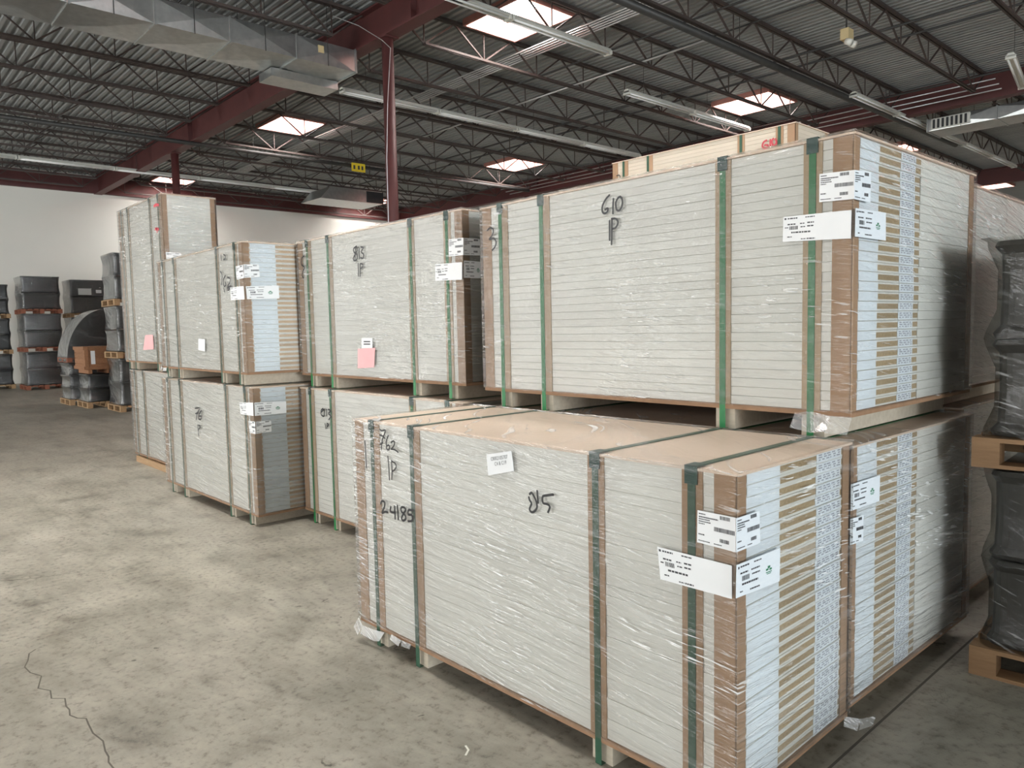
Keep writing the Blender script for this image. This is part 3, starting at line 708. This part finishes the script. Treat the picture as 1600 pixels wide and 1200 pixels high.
# --- the 762 stack that juts forward
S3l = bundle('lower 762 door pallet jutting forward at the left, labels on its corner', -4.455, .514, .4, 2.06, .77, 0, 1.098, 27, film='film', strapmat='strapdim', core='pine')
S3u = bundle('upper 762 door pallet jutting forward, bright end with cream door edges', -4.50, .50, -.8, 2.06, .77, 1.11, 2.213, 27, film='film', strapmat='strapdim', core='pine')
cr = crop(180, 280, 4)
writing(S3u, [[(660,468),(664,510)], [(676,470),(690,482),(684,500),(676,502)], [(655,575),(668,600),(664,662)], [(690,600),(676,630),(680,668),(692,660),(686,640)], [(700,614),(716,620),(716,645),(702,670),(726,668)], [(678,676),(684,706)], [(700,676),(704,700)], [(700,678),(716,684),(704,694)]], cr=cr, wd=.014)
label_sheet(S3u, 'f', [(368,416.5),(379.3,413.5),(381,434.5),(370,437)], 'ship', seed=16)
label_sheet(S3u, 'e', [(380.5,413),(404.5,413),(406,433),(381.5,434)], 'ship', seed=17)
label_sheet(S3u, 'f', [(359.5,449.5),(380.5,447),(382,468),(361,469)], 'wide', seed=18, off=.0172)
label_sheet(S3u, 'e', [(384,447.5),(435.5,446),(436.5,466.5),(386,467.5)], 'tall', seed=19, off=.0168)
label_sheet(S3u, 'f', [(310,529),(320,530),(320,549),(310,547)], None)
cr = crop(180, 560, 4)
writing(S3l, [[(498,312),(526,312),(512,345),(506,386)], [(540,325),(524,350),(522,378),(536,380),(538,362),(524,362)], [(500,345),(520,340)], [(514,414),(518,450),(522,488)], [(518,418),(532,426),(520,446)]], cr=cr, wd=.015)
label_sheet(S3l, 'f', [(374,629),(395.5,629),(396,650),(376,647)], 'wide', seed=20, off=.0172)
label_sheet(S3l, 'e', [(397.5,629),(447,627),(447.5,645),(398,650)], 'tall', seed=21, off=.0168)
label_sheet(S3l, 'f', [(388,657.5),(398.5,659),(399.5,678.5),(390,676)], 'ship', seed=22)
label_sheet(S3l, 'e', [(400,659),(423.5,656.5),(424.5,674),(400.5,678)], 'ship', seed=23)
# --- the farthest white stack
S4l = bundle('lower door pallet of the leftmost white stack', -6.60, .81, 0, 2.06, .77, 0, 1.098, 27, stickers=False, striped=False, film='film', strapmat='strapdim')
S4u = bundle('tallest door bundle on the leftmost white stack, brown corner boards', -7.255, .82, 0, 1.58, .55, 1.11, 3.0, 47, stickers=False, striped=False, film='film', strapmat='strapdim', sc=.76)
cr = crop(180, 290, 8)
writing(S4u, [[(480,260),(510,238),(545,245)], [(500,225),(515,262)], [(497,545),(520,540),(545,548)], [(515,520),(525,590)]], cr=cr, wd=.03, mat='redmarker')
cr = crop(180, 430, 8)
label_sheet(S4u, 'f', [cr(q) for q in ((375,750),(470,745),(480,925),(350,935))], None, mat='pinknote')
label_sheet(S4u, 'e', [(259,393.5),(283,396),(284,407),(260,405)], 'ship', seed=24)
for T, lb in ((S4l, 0),):
    pass
# runner board showing under the far lower pallet
MB().box(-1.95, -.03, 0, -.2, .07, .07).build('runner_board', M['pallet'], S4l)

# torn film tails
def scrap(T, pts, h, label=None):
    b = MB(); r = random.Random(len(pts))
    for a, c in zip(pts, pts[1:]):
        a, c = Vector(a), Vector(c)
        b.quad(a, c, c+Vector((r.uniform(-.01,.01), r.uniform(-.03,.0), -h*r.uniform(.5, 1))), a+Vector((r.uniform(-.01,.01), r.uniform(-.03,0), -h*r.uniform(.5, 1))))
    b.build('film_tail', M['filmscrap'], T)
scrap(P1u, [(.02, -.02, .09), (-.06, -.03, .09), (-.14, -.02, .10), (-.20, -.02, .09)], .09)
scrap(P0, [(-2.07, -.02, .10), (-2.0, -.04, .085), (-1.92, -.03, .085), (-1.84, -.02, .09)], .06)
scrap(P0, [(-1.78, -.02, .10), (-1.70, -.02, .095), (-1.62, -.02, .10)], .04)
scrap(P0, [(.02, .70, .11), (.06, .74, .10), (.09, .80, .10)], .06)
scrap(S3u, [(-2.07, -.02, .10), (-2.0, -.03, .09), (-1.9, -.02, .09)], .05)

# ------------------------------------------------------------------ black wrapped goods
def pallet(T, sx, sy, mat='pallet', h=.125, z=0):
    """open block pallet centred on the origin: deck boards, stringer boards, nine blocks, bottom boards"""
    n = 7; bw = .10
    for k in range(n):
        y = -sy/2+bw/2+k*(sy-bw)/(n-1); MB().box(-sx/2, y-bw/2, z+h-.018, sx/2, y+bw/2, z+h).build('deck_board', M[mat], T)
    for i in range(3):
        x = -sx/2+bw/2+i*(sx-bw)/2; MB().box(x-bw/2, -sy/2, z+h-.034, x+bw/2, sy/2, z+h-.018).build('stringer_board', M[mat], T)
        for j in range(3):
            y = -sy/2+bw/2+j*(sy-bw)/2; MB().box(x-bw/2, y-bw/2, z+.016, x+bw/2, y+bw/2, z+h-.034).build('block', M[mat], T)
    for j in range(3):
        y = -sy/2+bw/2+j*(sy-bw)/2; MB().box(-sx/2, y-bw/2, z, sx/2, y+bw/2, z+.016).build('bottom_board', M[mat], T)
def loft(rows, n=8, jit=0, seed=0, cap=True):
    """rows: (z, half x, half y, corner radius fraction) stacked into a closed skin of rounded rectangles"""
    r = random.Random(seed); b = MB(); per = 4*n
    for z, hx, hy in rows:
        for c in range(4):
            sx, sy = ((1,1),(-1,1),(-1,-1),(1,-1))[c]; rad = min(hx, hy)*.12
            for k in range(n):
                a = math.pi/2*c+math.pi/2*k/(n-1); j = 1+r.uniform(-jit, jit)
                b.v.append(((sx*(hx-rad)+rad*math.cos(a))*j, (sy*(hy-rad)+rad*math.sin(a))*j, z+r.uniform(-jit, jit)*.3))
    for i in range(len(rows)-1):
        for k in range(per):
            k2 = (k+1) % per; b.f.append((i*per+k, i*per+k2, (i+1)*per+k2, (i+1)*per+k)); b.m.append(0)
    if cap:
        b.f.append(tuple(range(per))); b.m.append(0); b.f.append(tuple((len(rows)-1)*per+k for k in range(per))); b.m.append(0)
    return b
def wrapped(label, x, y, z, sx, sy, h, layers, rz=0, waist=.06, pmat='pallet', seed=0, grp='black wrapped goods on pallets', goods='goods', jit=.012, ph=.125, film='filmdark', lip=0.0):
    T = thing('wrapped_pallet', label, 'wrapped goods', (x, y, z), rz, grp); pallet(T, sx, sy, pmat, ph)
    rows = []; film_r = []; top = h-ph; r = random.Random(seed)
    for k in range(layers):
        z0 = ph+top*k/layers; z1 = ph+top*(k+1)/layers; d = z1-z0
        for u, wst in ((.0, 0), (.08, .004), (.3, waist), (.7, waist), (.92, .004), (1., 0)):
            rows.append((z0+d*u, sx/2-.04-wst, sy/2-.04-wst))
        # each layer is one piece of goods
        g = loft([(z0+d*u, sx/2-.032-w_, sy/2-.032-w_) for u, w_ in ((.01, .02), (.06, .012), (.14, waist), (.5, waist*1.1), (.86, waist), (.94, .012), (.99, .02))], 5, 0, seed)
        g.build('goods_layer', M[goods], T)
        rb = MB()
        for q in range(4):
            yy = -sy/2+.18+q*(sy-.36)/3
            rb.box(sx/2-.06-waist*1.2, yy-.02, z0+d*.15, sx/2-.035-waist*1.2+.01, yy+.02, z0+d*.85)
            xx = -sx/2+.18+q*(sx-.36)/3
            rb.box(xx-.02, -sy/2+.035+waist*1.2-.01, z0+d*.15, xx+.02, -sy/2+.06+waist*1.2, z0+d*.85)
        rb.build('goods_rib', M[goods], T)
    f = loft([(a, b_+.02, c+.02) for a, b_, c in rows]+[(h+.008, sx/2-.02+lip, sy/2-.02+lip)], 6, jit, seed)
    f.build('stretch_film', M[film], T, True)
    return T
# right edge of the picture: two-high stack
rz = math.radians(4)
wrapped('lower black wrapped load on a timber pallet at the right edge', .67, 2.23, 0, 1.15, 1.10, .88, 2, rz, .028, seed=1, goods='goodsbrown', pmat='palletdark', film='filmright', jit=.004)
wrapped('upper black wrapped load on a timber pallet at the right edge', .66, 2.23, .896, 1.15, 1.10, .94, 2, rz, .035, seed=2, goods='goodsbrown', pmat='palletdark', film='filmright', jit=.006, lip=.02)
for k in range(2):                                  # unseen empty pallets, added to shade the aisle floor
    T = thing('shade_pallet', '%s empty pallet added out of view to shade the aisle floor' % ('lower', 'upper')[k], 'pallet', (2.15, .35, k*.126), 0, 'added empty pallets')
    pallet(T, 1.3, 1.7, 'palletdark', .125)
for i, (xx, yy) in enumerate(((2.05, 1.85), (3.3, 1.80))):  # unseen stacks added to block side light from the aisle
    wrapped('lower black wrapped load added out of view for shade, place %s' % ORD[i], xx, yy, 0, 1.1, 1.1, .88, 2, 0, .035, seed=60+i, goods='goodsbrown', pmat='palletdark', film='filmright', jit=.004)
    wrapped('upper black wrapped load added out of view for shade, place %s' % ORD[i], xx, yy, .896, 1.1, 1.1, .94, 2, 0, .045, seed=70+i, goods='goodsbrown', pmat='palletdark', film='filmright', jit=.004)
# far left by the end wall
def far_stack(x, y, sx, sy, hs, words, pm, seed):
    z = 0
    for k, h in enumerate(hs):
        wrapped(words[k], x, y, z, sx, sy, h, 2, 0, .022, pm, seed+k, jit=.012); z += h+.016
far_stack(-25.9, 1.72, 1.1, .95, (1.02, 1.04, .98), ('bottom black wrapped load at the left picture edge', 'middle black wrapped load at the left picture edge', 'top black wrapped load at the left picture edge'), 'pallet', 10)
far_stack(-24.55, 2.76, 1.1, 1.02, (1.08, 1.08, 1.05), ('bottom load of the three high black stack beside the left edge', 'middle load of the three high black stack beside the left edge', 'top load of the three high black stack beside the left edge'), 'palletred', 20)
far_stack(-26.1, 4.35, 1.1, 1.1, (1.02, 1.06, 1.16), ('bottom load of the black stack behind the arched bundle', 'middle load of the black stack behind the arched bundle', 'top load of the black stack with a white paper sign'), 'pallet', 30)
t = [o for o in COL.objects if 'with a white paper sign' in str(o.get('label', ''))][0]
MB().box(.555, -.30, .70, .56, .07, .90).build('paper_label', M['paper'], t); MB().box(.555, .2, .76, .56, .36, .86).build('paper_label', M['paper'], t)
far_stack(-15.4, 2.78, .95, .95, (1.05, 1.02, 1.02), ('bottom load of the black stack touching the leftmost white stack', 'middle load of the black stack touching the leftmost white stack', 'top load of the black stack touching the leftmost white stack'), 'pallet', 40)
wrapped('low black wrapped load carrying the wooden crate', -16.85, 2.46, 0, .9, .80, .70, 2, 0, .03, 'pallet', 50)
wrapped('low black wrapped load under the arched bundle, grey film', -18.0, 2.42, 0, .95, .9, .92, 3, 0, .03, 'pallet', 51)
# wooden crate
T = thing('wooden_crate', 'reddish wooden crate on top of a wrapped load', 'crate', (-16.85, 2.48, .724))
for k in range(4): 
    MB().box(.40, -.40, .10+k*.115, .42, .40, .205+k*.115).build('plank', M['crate'], T)
    MB().box(-.42, -.42, .10+k*.115, .42, -.40, .205+k*.115).build('plank', M['crate'], T)
MB().box(-.40, -.40, .08, .40, .40, .56).build('crate_box', M['crate'], T)
for z in (.09, .50): MB().box(-.44, -.44, z, .44, .42, z+.07).build('batten', M['crate'], T)
for y in (-.42, .34): MB().box(.42, y, .09, .445, y+.07, .57).build('corner_batten', M['crate'], T)
for y in (-.36, 0, .3): MB().box(-.42, y, 0, .42, y+.07, .08).build('skid', M['crate'], T)
MB().box(.421, -.30, .20, .426, -.22, .48).build('paper_label', M['paper'], T)
# arched bundle: a big quarter-round wrapped bale
T = thing('arched_bundle', 'domed bundle of black goods in shiny clear film', 'wrapped goods', (-18.0, 2.42, .945))
def arch(r0, hx, name, mat, sm):
    b = MB(); n = 14
    sec = [(-.45+(1-math.cos(math.pi/2*k/n))*0 + r0*(1-math.cos(math.pi/2*k/n)), r0*1.08*math.sin(math.pi/2*k/n)) for k in range(n+1)]
    sec = [(y-.02+.02, z*1.28) for y, z in sec]+[(.62, sec[-1][1]*1.28), (.62, 0)]
    b.prism(sec, 'x', -hx, hx); b.build(name, mat, T, sm)
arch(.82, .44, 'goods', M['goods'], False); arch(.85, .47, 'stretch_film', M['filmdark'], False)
pallet(T, .95, .9, 'palletred', .10, 0)

# litter on the floor
p = onz(732, 1172, 0); b = ribbon([p+Vector((-.03, .01, 0)), p, p+Vector((.02, -.03, 0))], .008, .001)
tag(b.build('floor_scrap', M['litter']), 'small white scrap lying on the concrete floor', 'scrap')
